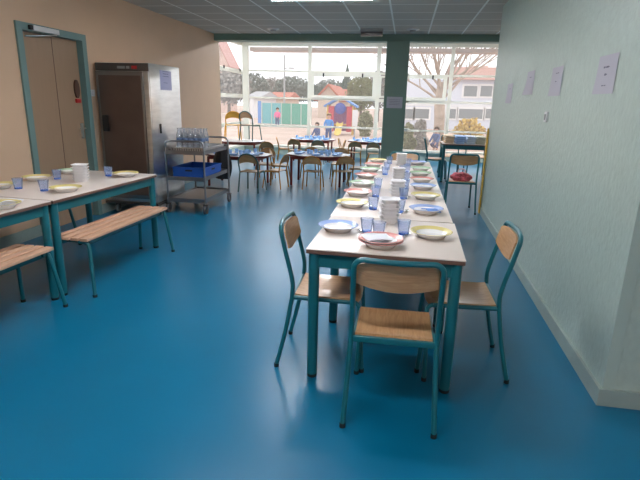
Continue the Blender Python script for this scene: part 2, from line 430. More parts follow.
# ------------------------------------------------------------------ school chairs (adult size, teal)
def make_school_chair():
    t = thing('school_chair', '-', 'chair')
    r = .0128
    for sx in (-1, 1):
        # rear leg : foot up to seat height, leaning forward
        l = MB().tube(smooth_path([(sx*.212, -.275, .012), (sx*.203, -.225, .22), (sx*.196, -.19, .425)]), r).build('leg', M_teal, t)
        MB().lathe([(0, 0), (.014, 0), (.014, .022), (0, .022)], (sx*.212, -.275, 0), 12).build('rubber_foot', M_rub, l)
        # front leg
        l = MB().tube([(sx*.188, .215, .012), (sx*.176, .185, .385)] + arc((.155, .385), .03, 0, pi/2, 5, lambda y, z: (sx*.175, y, z)), r).build('leg', M_teal, t)
        MB().lathe([(0, 0), (.014, 0), (.014, .022), (0, .022)], (sx*.188, .215, 0), 12).build('rubber_foot', M_rub, l)
    f = MB()
    for sx in (-1, 1): f.tube([(sx*.175, .155, .415), (sx*.178, -.05, .42), (sx*.192, -.188, .428)], r)
    f.box(-.19, .19, -.197, -.181, .408, .436, .003); f.tube([(-.17, .13, .408), (.17, .13, .408)], .009)
    f.build('seat_frame', M_teal, t)
    rb = .045
    def side(sx): return smooth_path([(sx*.196, -.19, .425), (sx*.195, -.186, .50), (sx*.194, -.200, .58), (sx*.193, -.228, .69), (sx*.192, -.250, .785)], 5)
    a = side(-1); b = side(1)[::-1]
    top = [(-.192+rb*(1-cos(q)), -.250-.010*sin(q), .785+rb*sin(q)) for q in [pi/2*i/6 for i in range(1, 7)]]
    top2 = [(-x, y, z) for x, y, z in top[::-1]]
    mid = [(x, -.260-.016*(1-(x/.147)**2), .830) for x in (-.1, -.05, 0, .05, .1)]
    MB().tube([tuple(p) for p in a]+top+mid+top2+[tuple(p) for p in b], r, 10).build('back_frame', M_teal, t)
    # seat: dished, waterfall front
    def sf(u, v):
        x = -.178+.356*u; y = -.175+.37*v
        cx = 1-(2*u-1)**2
        z = .440-.012*cx*sin(pi*min(v*1.15, 1)) - (.03*((v-.85)/.15)**2 if v > .85 else 0) + (.006*((.12-v)/.12) if v < .12 else 0)
        y -= (.025*abs(2*u-1)**3 if v > .9 else 0)
        return (x, y, z)
    MB().surf(sf, 14, 16, .011).build('seat', M_beechv, t)
    def bf(u, v):
        x = -.183+.366*u; c = 1-(2*u-1)**2
        zb = .706-.030*c; zt = .817 - .02*(abs(2*u-1)**6)
        z = zb+(zt-zb)*v
        y = -.226-(z-.69)*.26-.018*c+.014
        return (x, y, z)
    MB().surf(bf, 16, 8, .009).build('backrest', M_beech, t)
    return t
school = make_school_chair()
G = 'teal school chairs with beech seats'
place(school, 'teal chair with beech seat seen from behind at the near end of the long table', 'chair', (.010, 2.295, 0), .01, G)
place(school, 'teal chair with beech seat on the left side of the long table', 'chair', (-.375, 2.715, 0), -pi/2+.03, G)
place(school, 'teal chair with beech seat between the long table and the sage wall', 'chair', (.37, 2.79, 0), pi/2+.02, G)
place(school, 'teal chair facing us at the far end of the long table', 'chair', (.02, 6.78, 0), pi, G)
place(school, 'teal chair with a red bag on it near the far end of the sage wall', 'chair', (.84, 7.38, 0), .0, G)
place(school, 'teal chair tucked in at the left end of the desk by the window', 'chair', (.66, 10.35, 0), -pi/2, G)
place(school, 'teal chair behind the desk by the window, on its left half', 'chair', (1.0, 11.25, 0), pi, G)
place(school, 'teal chair behind the desk by the window, on its right half', 'chair', (1.55, 11.25, 0), pi, G)
# red bag
def lump(name, m, sx, sy, sz, seed, parent=None, amp=.25, sub=3, flat=True):
    b = bmesh.new(); bmesh.ops.create_icosphere(b, subdivisions=sub, radius=1)
    for v in b.verts:
        n = noise.noise(v.co*2.2+Vector((seed*3.1, seed, 0)))*amp+1
        v.co = Vector((v.co.x*sx*n, v.co.y*sy*n, v.co.z*sz*n))
        if flat: v.co.z = max(v.co.z, -sz*.6)+sz*.6
    o = MB(); o.b.free(); o.b = b
    return o.build(name, m, parent)
t = thing('cloth_bag', 'crumpled red and white bag lying on a teal chair seat', 'bag', (.84, 7.34, .437))
lump('bag_body', mat('red_checked_cloth', (.62, .12, .15), .8, var=.5, vscale=30), .15, .12, .075, 3, t)
MB().tube(smooth_path([(-.05, 0, .11), (-.04, .01, .16), (.03, 0, .165), (.06, .0, .11)]), .008).build('strap', mat('pale_pink_strap', (.7, .5, .5), .8), t)

# ------------------------------------------------------------------ teal tables
def make_table(w_, l_, h=.75, ins=.038, legr=.029, top=M_top, edge=M_edge, frame=M_teal, apron=M_tealf):
    t = thing('dining_table', '-', 'table')
    hx, hy = w_/2, l_/2
    tp = MB().box(-hx, hx, -hy, hy, h-.006, h, .002).build('table_top', top, t)
    MB().box(-hx+.001, hx-.001, -hy+.001, hy-.001, h-.026, h-.0062, .002).build('edge_band', edge, tp)
    ax, ay = hx-ins, hy-ins
    a = MB(); d = .075
    a.box(-ax, ax, -ay-.012, -ay+.012, h-.027-d, h-.0265); a.box(-ax, ax, ay-.012, ay+.012, h-.027-d, h-.0265)
    a.box(-ax-.012, -ax+.012, -ay, ay, h-.027-d, h-.0265); a.box(ax-.012, ax+.012, -ay, ay, h-.027-d, h-.0265)
    a.build('apron', apron, t, smooth=False)
    for sx in (-1, 1):
        for sy in (-1, 1):
            l = MB().tube([(sx*ax, sy*ay, .02), (sx*ax, sy*ay, h-.028)], legr, 16).build('leg', frame, t)
            MB().lathe([(0, 0), (legr*.9, 0), (legr*.95, .02), (0, .02)], (sx*ax, sy*ay, 0), 14).build('rubber_foot', M_rub, l)
    return t
TX = -.055; TWd = .80
t1 = make_table(TWd, .80); tag(t1, 'near square teal-legged table at the front end of the long row', 'table', 'teal tables of the long row', (TX, 2.795, 0), -.02)
long_ = make_table(TWd, 1.18)
Yt = 3.207
for k, lb in enumerate(('second table of the long row, just beyond the near square table', 'third table of the long row, in its middle', 'last table of the long row, before the far end chair')):
    place(long_, lb, 'table', (TX, Yt+.59, 0), 0, 'teal tables of the long row'); Yt += 1.182
# left tables
LX = -2.80
lt = make_table(.82, 1.42)
place(lt, 'teal table against the left wall beside the brown door, nearer the steel cabinet', 'table', (-2.845, 3.88, 0), -.05, 'teal tables along the left wall')
place(lt, 'teal table at the left edge of the photo, cut off by the frame', 'table', (-2.918, 2.445, 0), -.05, 'teal tables along the left wall')
# desk by the window
dk = make_table(1.25, .75, .755)
tag(dk, 'teal desk by the right-hand window carrying folded cloths', 'table', None, (1.36, 10.42, 0), 0)

# ------------------------------------------------------------------ benches
def make_bench(L=1.22):
    t = thing('bench', '-', 'bench')
    s = MB(); n = 4; W = .30; sw = (W-.018*(n-1))/n
    for k in range(n):
        x = -W/2+k*(sw+.018); s.box(x, x+sw, -L/2, L/2, .432, .455, .004)
    s.build('slatted_seat', M_slat, t)
    f = MB()
    for sx in (-1, 1): f.box(sx*.10-.012, sx*.10+.012, -L/2+.05, L/2-.05, .39, .431)
    for sy in (-1, 1): f.box(-.13, .13, sy*(L/2-.07)-.014, sy*(L/2-.07)+.014, .403, .431)
    f.build('seat_frame', M_tealf, t, smooth=False)
    for sx in (-1, 1):
        for sy in (-1, 1):
            y = sy*(L/2-.035)
            l = MB().tube([(sx*.06, y, .416), (sx*.105, y, .416), (sx*.128, y, .405), (sx*.138, y, .375), (sx*.178, y+sy*.045, .012)], .0145, 12).build('leg', M_teal, t)
            MB().lathe([(0, 0), (.017, 0), (.017, .02), (0, .02)], (sx*.178, y+sy*.045, 0), 12).build('rubber_foot', M_rub, l)
    return t
bench = make_bench()
G = 'teal benches with slatted wooden seats'
place(bench, 'slatted wooden bench on the room side of the table nearer the cabinet', 'bench', (-2.41, 3.83, 0), -.035, G)
place(bench, 'slatted wooden bench at the left edge of the photo, cut off by the frame', 'bench', (-2.55, 2.38, 0), -.035, G)
place(bench, 'slatted wooden bench between the wall with the door and the table nearer the cabinet', 'bench', (-3.43, 3.83, 0), -.03, G)
place(bench, 'slatted wooden bench on the wall side of the table at the left edge', 'bench', (-3.47, 2.42, 0), -.03, G)

# ------------------------------------------------------------------ tableware
def make_plate(name, rim, deep=1.):
    t = thing(name, '-', 'plate')
    R = .119
    MB().lathe([(0, .004), (.064, .004), (.068, 0), (.074, .002), (.088, .020), (R-.002, .035), (R, .0375), (R-.004, .038), (.084, .0265), (.072, .0155), (.05, .0115), (0, .0115)], seg=36).build('dish', M_white, t)
    MB().lathe([(.086, .0270), (.1, .0322), (R-.004, .0383), (R-.0015, .0388), (R+.0006, .0376), (R-.003, .0393), (.1, .0335), (.086, .0283), (.0845, .0270)], seg=36).build('coloured_rim', rim, t)
    return t
PL = {'yellow': make_plate('plate', M_yel), 'blue': make_plate('plate', M_blu), 'coral': make_plate('plate', M_redr), 'green': make_plate('plate', M_grn)}
def make_glass():
    t = thing('tumbler', '-', 'glass')
    MB().lathe([(.029, .012), (.033, .043), (.039, .085), (.0398, .0855), (.0385, .086), (.037, .083), (.031, .043), (.0275, .0135)], seg=24).build('glass_wall', M_glass, t)
    MB().lathe([(0, 0), (.0275, 0), (.0285, .004), (.0288, .0118), (0, .0118)], seg=24).build('thick_base', M_glassb, t)
    return t
GL = make_glass()
def make_bowl():
    prof = [(0, 0), (.040, 0), (.042, .003), (.057, .028), (.064, .030), (.064, .033), (.055, .032), (.040, .006), (0, .006)]
    o = MB().lathe(prof, seg=32, sq=5.).build('stacking_bowl', M_bowl); return o
BW = make_bowl()
def make_spoon():
    t = thing('spoon', '-', 'spoon')
    MB().surf(lambda u, v: ((v-.5)*.004*(1+u), -.09+.115*u, .004+.010*sin(pi*u)), 10, 2, .002).build('handle', M_cutl, t)
    def sp(u, v):
        a = u*2*pi; return (.018*v*cos(a), .05+.028*v*sin(a), .003+.004*v*v)
    MB().surf(sp, 20, 5, .0012).build('spoon_bowl', M_cutl, t)
    return t
SP = make_spoon()
TZ = .7501
num = ['nearest', 'second', 'third', 'fourth', 'fifth', 'sixth', 'seventh', 'eighth', 'ninth']
left = [('blue', 338, 228), ('yellow', 352, 204.5), ('coral', 358, 193.5), ('green', 362, 184.3), ('coral', 366, 176.2), ('green', 370.2, 170.2), ('coral', 373.3, 165.4), ('yellow', 377.5, 161)]
right = [('yellow', 431, 234.5), ('blue', 426, 210.8), ('yellow', 425.4, 197), ('blue', 422.7, 187.3), ('coral', 421.5, 180.4), ('green', 420, 174.3), ('green', 420.5, 169.4), ('blue', 417.7, 163.2)]
def row(lst, side):
    for k, (c_, x, y) in enumerate(lst):
        p = atz(x, y, .765)
        place(PL[c_], '%s-rimmed plate, %s from the near end in the long table\'s %s row' % (c_, num[k], side), 'plate', (p.x, p.y, TZ), k*.7, 'colour-rimmed plates on the long table')
        if k < 6:
            s = 1 if side == 'left' else -1
            if k in (0, 1, 2, 3):
                place(SP, 'steel spoon beside the %s plate of the long table\'s %s row' % (num[k], side), 'spoon', (p.x+s*.145, p.y-.03, TZ), s*.25, 'steel spoons on the long table')
row(left, 'left'); row(right, 'right')
p = atz(380.5, 244.5, .76)
place(PL['coral'], 'lower of the two stacked plates at the near edge of the long table', 'plate', (p.x, p.y, TZ), 0, 'colour-rimmed plates on the long table')
place(PL['coral'], 'coral-rimmed plate with a white napkin on it, nearest the viewer', 'plate', (p.x, p.y, TZ+.012), .4, 'colour-rimmed plates on the long table')
# napkin: folded sheet resting in the plate
def napkin(x, y, z, rz, w_, d_, label, m=M_paper2):
    o = MB().surf(lambda u, v: ((u-.5)*w_, (v-.5)*d_, .010+.004*sin(u*5)+.006*abs(2*v-1)**2), 10, 8, .003).build('paper_napkin', m)
    return tag(o, label, 'napkin', None, (x, y, z), rz)
napkin(p.x-.015, p.y+.005, TZ+.036, .45, .15, .13, 'folded white napkin lying on the coral-rimmed plate nearest the viewer')
q = atz(426, 210.8, .765)
o = MB().surf(lambda u, v: ((u-.5)*.09, (v-.5)*.12, .022+.012*sin(v*3.)-.004*u), 8, 8, .004).build('paper_napkin', mat('blue_napkin_paper', (.12, .25, .6), .8))
tag(o, 'crumpled blue napkin on the second plate of the right row', 'napkin', None, (q.x+.035, q.y, TZ), .5)
glasses = [(366.5, 232, 'left of the pair beside the nearest white bowl stack'), (378.5, 236, 'right of the pair in front of the nearest white bowl stack'), (403.3, 234, 'right of the nearest white bowl stack'),
    (373, 209, "second from the near end in the long table's left row"), (399.3, 212, "second from the near end in the long table's right row"),
    (375.5, 196.5, "third from the near end in the long table's left row"), (403.5, 198.5, "third from the near end in the long table's right row"),
    (377.8, 187.6, "fourth from the near end in the long table's left row"), (405, 188.6, "fourth from the near end in the long table's right row"),
    (385, 174.5, "fifth from the near end in the long table's left row"), (406, 180.5, "fifth from the near end in the long table's right row"), (387, 169.2, "sixth from the near end in the long table's left row"),
    (402.5, 173.4, 'sixth from the near end in the right row, left of its pair'), (407, 171.8, 'sixth from the near end in the right row, right of its pair'), (389.5, 163.5, 'last in the left row, by the far white bowl stack'), (408, 165.5, 'last in the right row, by the far white bowl stack')]
for x, y, lb in glasses:
    p = atz(x, y, .752); place(GL, 'blue tumbler, ' + lb, 'glass', (p.x, p.y, TZ), 0, 'blue tumblers on the long table')
def stack(x, y, n, where, sc=1.):
    p = atz(x, y, .752)
    for k in range(n):
        pos = 'bottom bowl' if k == 0 else 'top bowl' if k == n-1 else '%s from the bottom' % num[k]
        o = place(BW, 'white square bowl, %s of the %s' % (pos, where), 'bowl', (p.x, p.y, TZ+k*.0245), .15+.05*(k % 2), 'white bowls of the '+where)
stack(388.5, 222, 6, 'nearest stack on the long table')
stack(397, 196, 5, 'second stack on the long table')
stack(398, 181, 5, 'third stack on the long table')
stack(401, 166, 6, 'far stack on the long table')
# left tables' ware
for c_, x, y, lb in (('yellow', 66, 189.5, 'on the room side of the left table, touched by a tumbler'), ('yellow', 37, 178.6, 'on the door side of the table, behind the tumblers'), ('green', 71, 172, 'behind the white bowl stack'),
                     ('yellow', 126, 174.8, 'by the far end of the table, near the steel cabinet'), ('yellow', 1.5, 206, 'at the left edge of the photo on the nearer table'), ('yellow', -1, 186.5, 'at the left photo edge, on the wall side')):
    p = atz(x, y, .765); place(PL[c_], '%s-rimmed white plate %s' % (c_, lb), 'plate', (p.x, p.y, TZ), 1., 'plates on the left tables')
for x, y, lb in ((18.5, 188.5, 'nearest the left edge of the photo'), (57.5, 179, 'by the yellow plate on the door side'), (44.3, 190.6, 'touching the middle yellow plate on the left table'), (108.5, 175.8, 'near the table end by the steel cabinet')):
    p = atz(x, y, .752); place(GL, 'blue tumbler on the left tables, ' + lb, 'glass', (p.x, p.y, TZ), 0, 'blue tumblers on the left tables')
stack(81.5, 181.5, 6, 'stack on the left table')
napkin(*atz(13, 203, .765).xy, TZ+.02, .6, .12, .10, 'white napkin lying on the plate at the left edge of the photo')

# ------------------------------------------------------------------ tall steel cabinet
CX0, CX1, CY0, CY1, CZ0, CZ1 = -3.82, -3.11, 5.90, 6.74, .16, 1.885
t = thing('holding_cabinet', 'tall stainless steel cabinet on castors between the brown door and the trolley', 'cabinet', (0, 0, 0))
MB().box(CX0, CX1, CY0, CY1, CZ0, CZ1, .012).build('body', M_steel, t)
fp = MB().box(CX0+.004, CX1-.006, CY0-.012, CY0-.0005, CZ1-.095, CZ1-.004, .003).build('control_panel', M_steeld, t)
MB().box(CX0+.30, CX0+.40, CY0-.016, CY0-.0125, CZ1-.07, CZ1-.04).build('display', M_grey, fp)
MB().box(CX0+.42, CX0+.46, CY0-.016, CY0-.0125, CZ1-.07, CZ1-.04).build('switch', M_grey, fp)
MB().box(CX0+.49, CX0+.56, CY0-.018, CY0-.0125, CZ1-.072, CZ1-.035).build('red_switch', M_red, fp)
dm = MB().box(CX0+.012, CX1-.075, CY0-.035, CY0-.0005, CZ0+.05, CZ1-.10, .006).build('door', M_cabframe, t)
MB().box(CX0+.05, CX1-.10, CY0-.037, CY0-.0352, CZ0+.10, CZ1-.15).build('door_panel', M_cabdoor, dm)
MB().box(CX0+.075, CX0+.145, CY0-.075, CY0-.0375, 1.06, 1.26, .01).build('door_handle', M_black, dm)
MB().box(CX1-.07, CX1-.004, CY0-.025, CY0-.0005, CZ0+.02, CZ1-.10, .006).build('corner_post', M_steel, t)
MB().box(CX1+.0005, CX1+.012, CY0+.18, CY0+.215, 1.04, 1.16, .003).build('side_catch', M_black, t)
MB().box(CX0-.01, CX1+.02, CY0-.03, CY1+.02, CZ0-.03, CZ0-.0005, .004).build('bumper', M_steeld, t)
def castor(parent, x, y, h, r=.05, m=M_rub):
    cs = MB()
    cs.box(x-.028, x+.028, y-.03, y+.03, h-.012, h-.0005)
    for s in (-1, 1): cs.box(x+s*.022-.002, x+s*.022+.002, y-.022, y+.022, r*.8, h-.0125)
    c_ = cs.build('castor', M_steeld, parent, smooth=False)
    rot = Matrix.Translation((x, y, r)) @ Matrix.Rotation(pi/2, 4, 'Y')
    MB().lathe([(0, -.014), (r*.55, -.014), (r*.6, -.016), (r*.95, -.014), (r, -.008), (r, .008), (r*.95, .014), (r*.6, .016), (r*.55, .014), (0, .014)], seg=24, m=rot).build('wheel', m, c_)
for x in (CX0+.1, CX1-.08):
    for y in (CY0+.08, CY1-.1): castor(t, x, y, CZ0-.03, .05, M_grey)
def paper(name, label, cx, verts, group=None, lines=(), curl=0.):
    pass
# notice on the cabinet's side
def sheet(label, loc, w_, h_, axis, lines, group=None, curl=.0, m=M_paper, tilt=0.):
    """paper sheet, its face along +x ('x'), -x ('-x') or -y ('y')"""
    t = thing('paper_notice', label, 'notice', loc, 0, group)
    def P(a, b, d):
        a, b = a*cos(tilt)-b*sin(tilt), a*sin(tilt)+b*cos(tilt)
        return (d, a, b) if axis == 'x' else (-d, a, b) if axis == '-x' else (a, -d, b)
    bend = lambda a, b: .002+curl*max(0, (.5-b/h_))**2*max(0, .5+(a/w_))*1.
    MB().surf(lambda u, v: P((u-.5)*w_, (v-.5)*h_, bend((u-.5)*w_, (v-.5)*h_)), 8, 10, .0006).build('sheet', m, t)
    if lines:
        for (a0, a1, z, hh) in lines:
            b = MB()
            n = max(2, int((a1-a0)/.012))
            for k in range(n):
                u0 = a0+(a1-a0)*k/n; u1 = a0+(a1-a0)*(k+1)/n
                h2 = hh*(.5 if (k*7+int(z*500)) % 4 else .22)
                vs = [b.b.verts.new(P(aa, bb, bend(aa, bb)+.0015)) for aa, bb in ((u0, z-h2), (u1, z-h2), (u1, z+h2), (u0, z+h2))]
                b.b.faces.new(vs)
            bmesh.ops.remove_doubles(b.b, verts=b.b.verts[:], dist=.0002)
            b.build('printed_line', M_ink, t, smooth=False, recalc=False)
    return t
bl_ = mat('lilac_paper', (.36, .36, .52), .6)
sheet('lilac paper notice taped to the side of the steel cabinet', (CX1+.001, CY0+.42, 1.70), .32, .24, 'x', [(-.08, .08, .11-.03*k, .008) for k in range(3)]+[(-.07, .05, -.03, .006)], m=bl_)

# small wall switch between door and cabinet
t = thing('light_switch', 'white light switch on the peach wall between the door and the cabinet', 'switch', (XL, 5.83, 1.52))
MB().box(.0005, .012, -.04, .04, -.04, .04, .003).build('plate', M_lampm, t); MB().box(.0125, .018, -.02, .02, -.025, .025, .002).build('rocker', M_lampm, t)

# ------------------------------------------------------------------ service trolley
M_tro = mat('dull_trolley_steel', (.34, .34, .35), .38, 1.)
TXa, TXb, TYa, TYb = -3.065, -2.54, 6.11, 7.02
t = thing('service_trolley', 'three-tier stainless steel trolley on castors beside the steel cabinet', 'trolley', (0, 0, 0))
for y in (TYa, TYb):
    pts = [(TXa, y, .13), (TXa, y, .89)] + [(TXa+.06*(1-cos(a)), y, .89+.06*sin(a)) for a in (pi/8, pi/4, 3*pi/8, pi/2)] + \
          [(TXb-.06*(1-cos(a)), y, .89+.06*sin(a)) for a in (pi/2, 3*pi/8, pi/4, pi/8)] + [(TXb, y, .89), (TXb, y, .13)]
    MB().tube(pts, .0125, 10).build('hoop_frame', M_tro, t)
for z in (.81, .47, .18):
    s = MB(); s.box(TXa+.014, TXb-.014, TYa-.01, TYb+.01, z-.004, z, 0)
    for (a, b, c_, d) in ((TXa+.014, TXb-.014, TYa-.012, TYa-.008), (TXa+.014, TXb-.014, TYb+.008, TYb+.012), (TXa+.012, TXa+.016, TYa-.012, TYb+.012), (TXb-.016, TXb-.012, TYa-.012, TYb+.012)):
        s.box(a, b, c_, d, z-.03, z+.022)
    s.build('shelf', M_tro, t, smooth=False)
for x in (TXa, TXb):
    for y in (TYa, TYb): castor(t, x, y, .13, .062, mat('dark_grey_wheel', (.10, .10, .11), .5))
# perforated basket tray on the top shelf
t = thing('steel_tray', 'perforated steel tray on the top shelf of the trolley', 'tray', (TXa+.26, 6.57, .8105))
s = MB(); s.box(-.22, .22, -.38, .38, 0, .004)
for (a, b, c_, d) in ((-.22, .22, -.384, -.38), (-.22, .22, .38, .384), (-.224, -.22, -.384, .384), (.22, .224, -.384, .384)): s.box(a, b, c_, d, 0, .05)
s.box(-.228, .228, -.392, -.384, .046, .052); s.box(-.228, .228, .384, .392, .046, .052); s.box(-.232, -.224, -.392, .392, .046, .052); s.box(.224, .232, -.392, .392, .046, .052)
s.build('tray_pan', M_steel, t, smooth=False)
s = MB()
for k in range(13): s.box(-.2+k*.0325, -.188+k*.0325, -.3855, -.3842, .012, .038)
s.build('slots', M_black, t, smooth=False)
# clear carafes with a blue band
def make_carafe():
    t = thing('water_carafe', '-', 'carafe')
    MB().lathe([(0, 0), (.034, 0), (.037, .006), (.037, .15), (.030, .185), (.022, .205), (.022, .225), (.026, .235), (.022, .234), (.018, .205), (.027, .18), (.034, .148), (.034, .008), (0, .006)], seg=20).build('bottle_body', M_clear, t)
    MB().lathe([(.0378, .10), (.0382, .101), (.0382, .133), (.0378, .134)], seg=20).build('blue_band', mat('navy_band', (.12, .18, .32), .5), t)
    return t
CF = make_carafe()
fronts = ['left', 'middle-left', 'middle', 'middle-right', 'right']
for j in range(2):
    for i in range(5):
        _c = place(CF, 'clear carafe with a blue band on the trolley, %s row, %s' % (('front', 'back')[j], fronts[i]), 'carafe', (TXa+.10+i*.08, 6.33+j*.12, .815), 0, 'clear carafes standing on the trolley'); _c.scale = (1.06, 1.06, 1.22)
# blue crate on the middle shelf
t = thing('plastic_crate', 'blue plastic crate on the middle shelf of the trolley', 'crate', (TXa+.26, 6.52, .4705))
s = MB(); W, D, Hh = .22, .30, .13
s.box(-W, W, -D, D, 0, .008); s.box(-W, W, -D-.004, -D, 0, Hh); s.box(-W, W, D, D+.004, 0, Hh); s.box(-W-.004, -W, -D-.004, D+.004, 0, Hh); s.box(W, W+.004, -D-.004, D+.004, 0, Hh)
for (a, b, c_, d) in ((-W-.01, W+.01, -D-.012, -D-.004), (-W-.01, W+.01, D+.004, D+.012), (-W-.012, -W-.004, -D-.012, D+.012), (W+.004, W+.012, -D-.012, D+.012)): s.box(a, b, c_, d, Hh-.018, Hh)
s.build('crate_body', M_bluep, t, smooth=False)
MB().box(-.05, .05, -D-.0055, -D-.0042, .075, .098).build('hand_grip', M_black, t)
MB().box(W+.0042, W+.0055, -.06, .06, .075, .098).build('hand_grip', M_black, t)
t = thing('refuse_sack', 'black plastic sack hanging from the far end of the trolley', 'bag', (TXb-.13, TYb+.10, .30))
b = MB()
b.surf(lambda u, v: (.12*cos(2*pi*u)*(1+.15*sin(9*u*pi))*(.6+.5*sin(pi*min(v+.12, 1))), .075*sin(2*pi*u)*(1+.1*sin(14*u*pi)), .03+.50*v), 30, 10)
b.build('sack_body', mat('black_sack_plastic', (.012, .012, .015), .35, bump=.4, bscale=20), t)
MB().tube([(.075*cos(a), .045*sin(a), .535) for a in [2*pi*k/20 for k in range(20)]], .006, 6, closed=True).build('ring', M_steeld, t)

# ------------------------------------------------------------------ children's furniture
def make_child_chair(name, tube, ply):
    t = thing(name, '-', 'chair'); r = .0105; hs = .30
    for sx in (-1, 1):
        l = MB().tube([(sx*.155, -.175, .008), (sx*.140, -.135, hs)], r, 8).build('leg', tube, t)
        l = MB().tube([(sx*.150, .165, .008), (sx*.130, .125, hs-.015)], r, 8).build('leg', tube, t)
    f = MB()
    for sx in (-1, 1): f.tube([(sx*.130, .125, hs-.012), (sx*.140, -.135, hs-.005)], r, 8)
    f.tube([(-.13, .12, hs-.014), (.13, .12, hs-.014)], .008, 8); f.build('seat_frame', tube, t)
    pts = [(-.140, -.135, hs), (-.146, -.150, .38), (-.150, -.165, .44)]
    pts += [(-.150*cos(a), -.165-.035*sin(a), .44+.125*sin(a)) for a in [pi*k/14 for k in range(1, 14)]]
    pts += [(-x, y, z) for x, y, z in pts[:3][::-1]]
    MB().tube(pts, r, 8).build('back_frame', tube, t)
    MB().surf(lambda u, v: (-.135+.27*u, -.14+.28*v, hs+.012-.006*sin(pi*u)-(.02*((v-.85)/.15)**2 if v > .85 else 0)), 10, 10, .009).build('seat', ply, t)
    def bf(u, v):
        x = -.138+.276*u; zt = .44+.118*math.sqrt(max(0, 1-(x/.148)**2)); zb = .415+.03*(1-(2*u-1)**2)
        z = zb+(zt-zb)*v; return (x, -.163-(z-.43)*.27-.008*(1-(2*u-1)**2)+.006, z)
    MB().surf(bf, 14, 6, .007).build('backrest', ply, t)
    return t
KO = make_child_chair('child_chair', M_ochre, M_kwood); KG = make_child_chair('child_chair', M_dgreen, M_kwood); KY = make_child_chair('child_chair', mat('orange_tube_metal', (.72, .36, .03), .35), M_orange)
def make_octagon(R=.62, h=.55):
    t = thing('child_table', '-', 'table')
    o8 = [(R*cos(a), R*sin(a)*.78) for a in [pi/8+pi/4*k for k in range(8)]]
    tp = MB().prism(o8, h-.004, h, 'z').build('table_top', M_ktop, t, smooth=False)
    MB().prism([(x*.998, y*.998) for x, y in o8], h-.03, h-.0042, 'z').build('edge_band', M_maroon, tp, smooth=False)
    a = MB(); X, Y = R*.72, R*.52
    for (x0, x1, y0, y1) in ((-X, X, -Y-.01, -Y+.01), (-X, X, Y-.01, Y+.01), (-X-.01, -X+.01, -Y, Y), (X-.01, X+.01, -Y, Y)): a.box(x0, x1, y0, y1, h-.08, h-.0305)
    a.build('apron', M_maroon, t, smooth=False)
    for sx in (-1, 1):
        for sy in (-1, 1): MB().tube([(sx*X, sy*Y, 0), (sx*X, sy*Y, h-.031)], .022, 12).build('leg', M_maroon, t)
    return t
OC = make_octagon()
G = "octagonal white children's tables"
tabs = {'A': (-2.92, 8.62), 'B': (-1.55, 9.15), 'C': (-2.35, 12.95), 'D': (-.85, 12.95), 'E': (-3.87, 11.55)}
lbs = {'A': "white octagonal children's table right behind the steel trolley", 'B': "white octagonal children's table in the middle of the far room, nearer the viewer", 'C': "white octagonal children's table close to the window, behind the middle one",
       'D': "white octagonal children's table close to the window, just left of the green pillar", 'E': "white octagonal children's table in the left corner with two chairs standing on it"}
for k, (x, y) in tabs.items(): place(OC, lbs[k], 'table', (x, y, 0), 0, G)
G = "small children's chairs with arched backs"
def kid(proto, lb, x, y, rz, z=0, sc=1.04):
    o = place(proto, lb, 'chair', (x, y, z), rz, G); o.scale = (sc, sc, sc)
# rz: 0 faces away from the viewer (towards +Y)
kid(KG, "dark green child's chair seen from behind, at the table behind the trolley", -2.46, 7.96, -.1, 0, 1.14)
kid(KO, "ochre child's chair at the right side of the table behind the trolley, seen sideways", -2.19, 8.42, pi/2-.2)
kid(KO, "ochre child's chair on the far side of the table behind the trolley", -2.62, 9.28, pi)
kid(KO, "ochre child's chair seen from behind, left of the two in front of the middle table", -1.53, 8.53, 0)
kid(KO, "ochre child's chair seen from behind, right of the two in front of the middle table", -1.04, 8.72, .35)
kid(KO, "ochre child's chair at the left side of the middle table, seen sideways", -2.28, 9.16, -pi/2+.1)
kid(KO, "ochre child's chair at the right side of the middle table, partly behind the long table", -.83, 9.25, pi/2)
kid(KO, "ochre child's chair on the far side of the middle table, to the left", -1.85, 9.85, pi)
kid(KO, "ochre child's chair on the far side of the middle table, to the right", -1.25, 9.85, pi)
kid(KO, "ochre child's chair at the left side of the window table behind the middle one", -3.02, 12.55, -pi/2+.3)
kid(KO, "ochre child's chair seen from behind, left one before the window table", -2.66, 12.22, 0)
kid(KG, "dark green child's chair seen from behind, right one before the window table", -2.06, 12.18, 0)
kid(KO, "ochre child's chair at the right side of the window table behind the middle one", -1.66, 12.55, pi/2)
kid(KO, "ochre child's chair before the window table by the pillar, to its left", -1.18, 12.22, .1)
kid(KG, "dark green child's chair before the window table by the pillar, next to the pillar", -.72, 12.15, 0)
kid(KO, "ochre child's chair at the left side of the window table by the pillar", -1.48, 12.95, -pi/2)
kid(KO, "ochre child's chair standing below the corner table that carries chairs", -3.12, 11.1, .4)
kid(KY, "orange child's chair standing on top of the corner table", -4.08, 11.62, .45, .551, 1.18)
kid(KG, "dark green child's chair standing on top of the corner table", -3.62, 11.60, -.3, .551, 1.2)
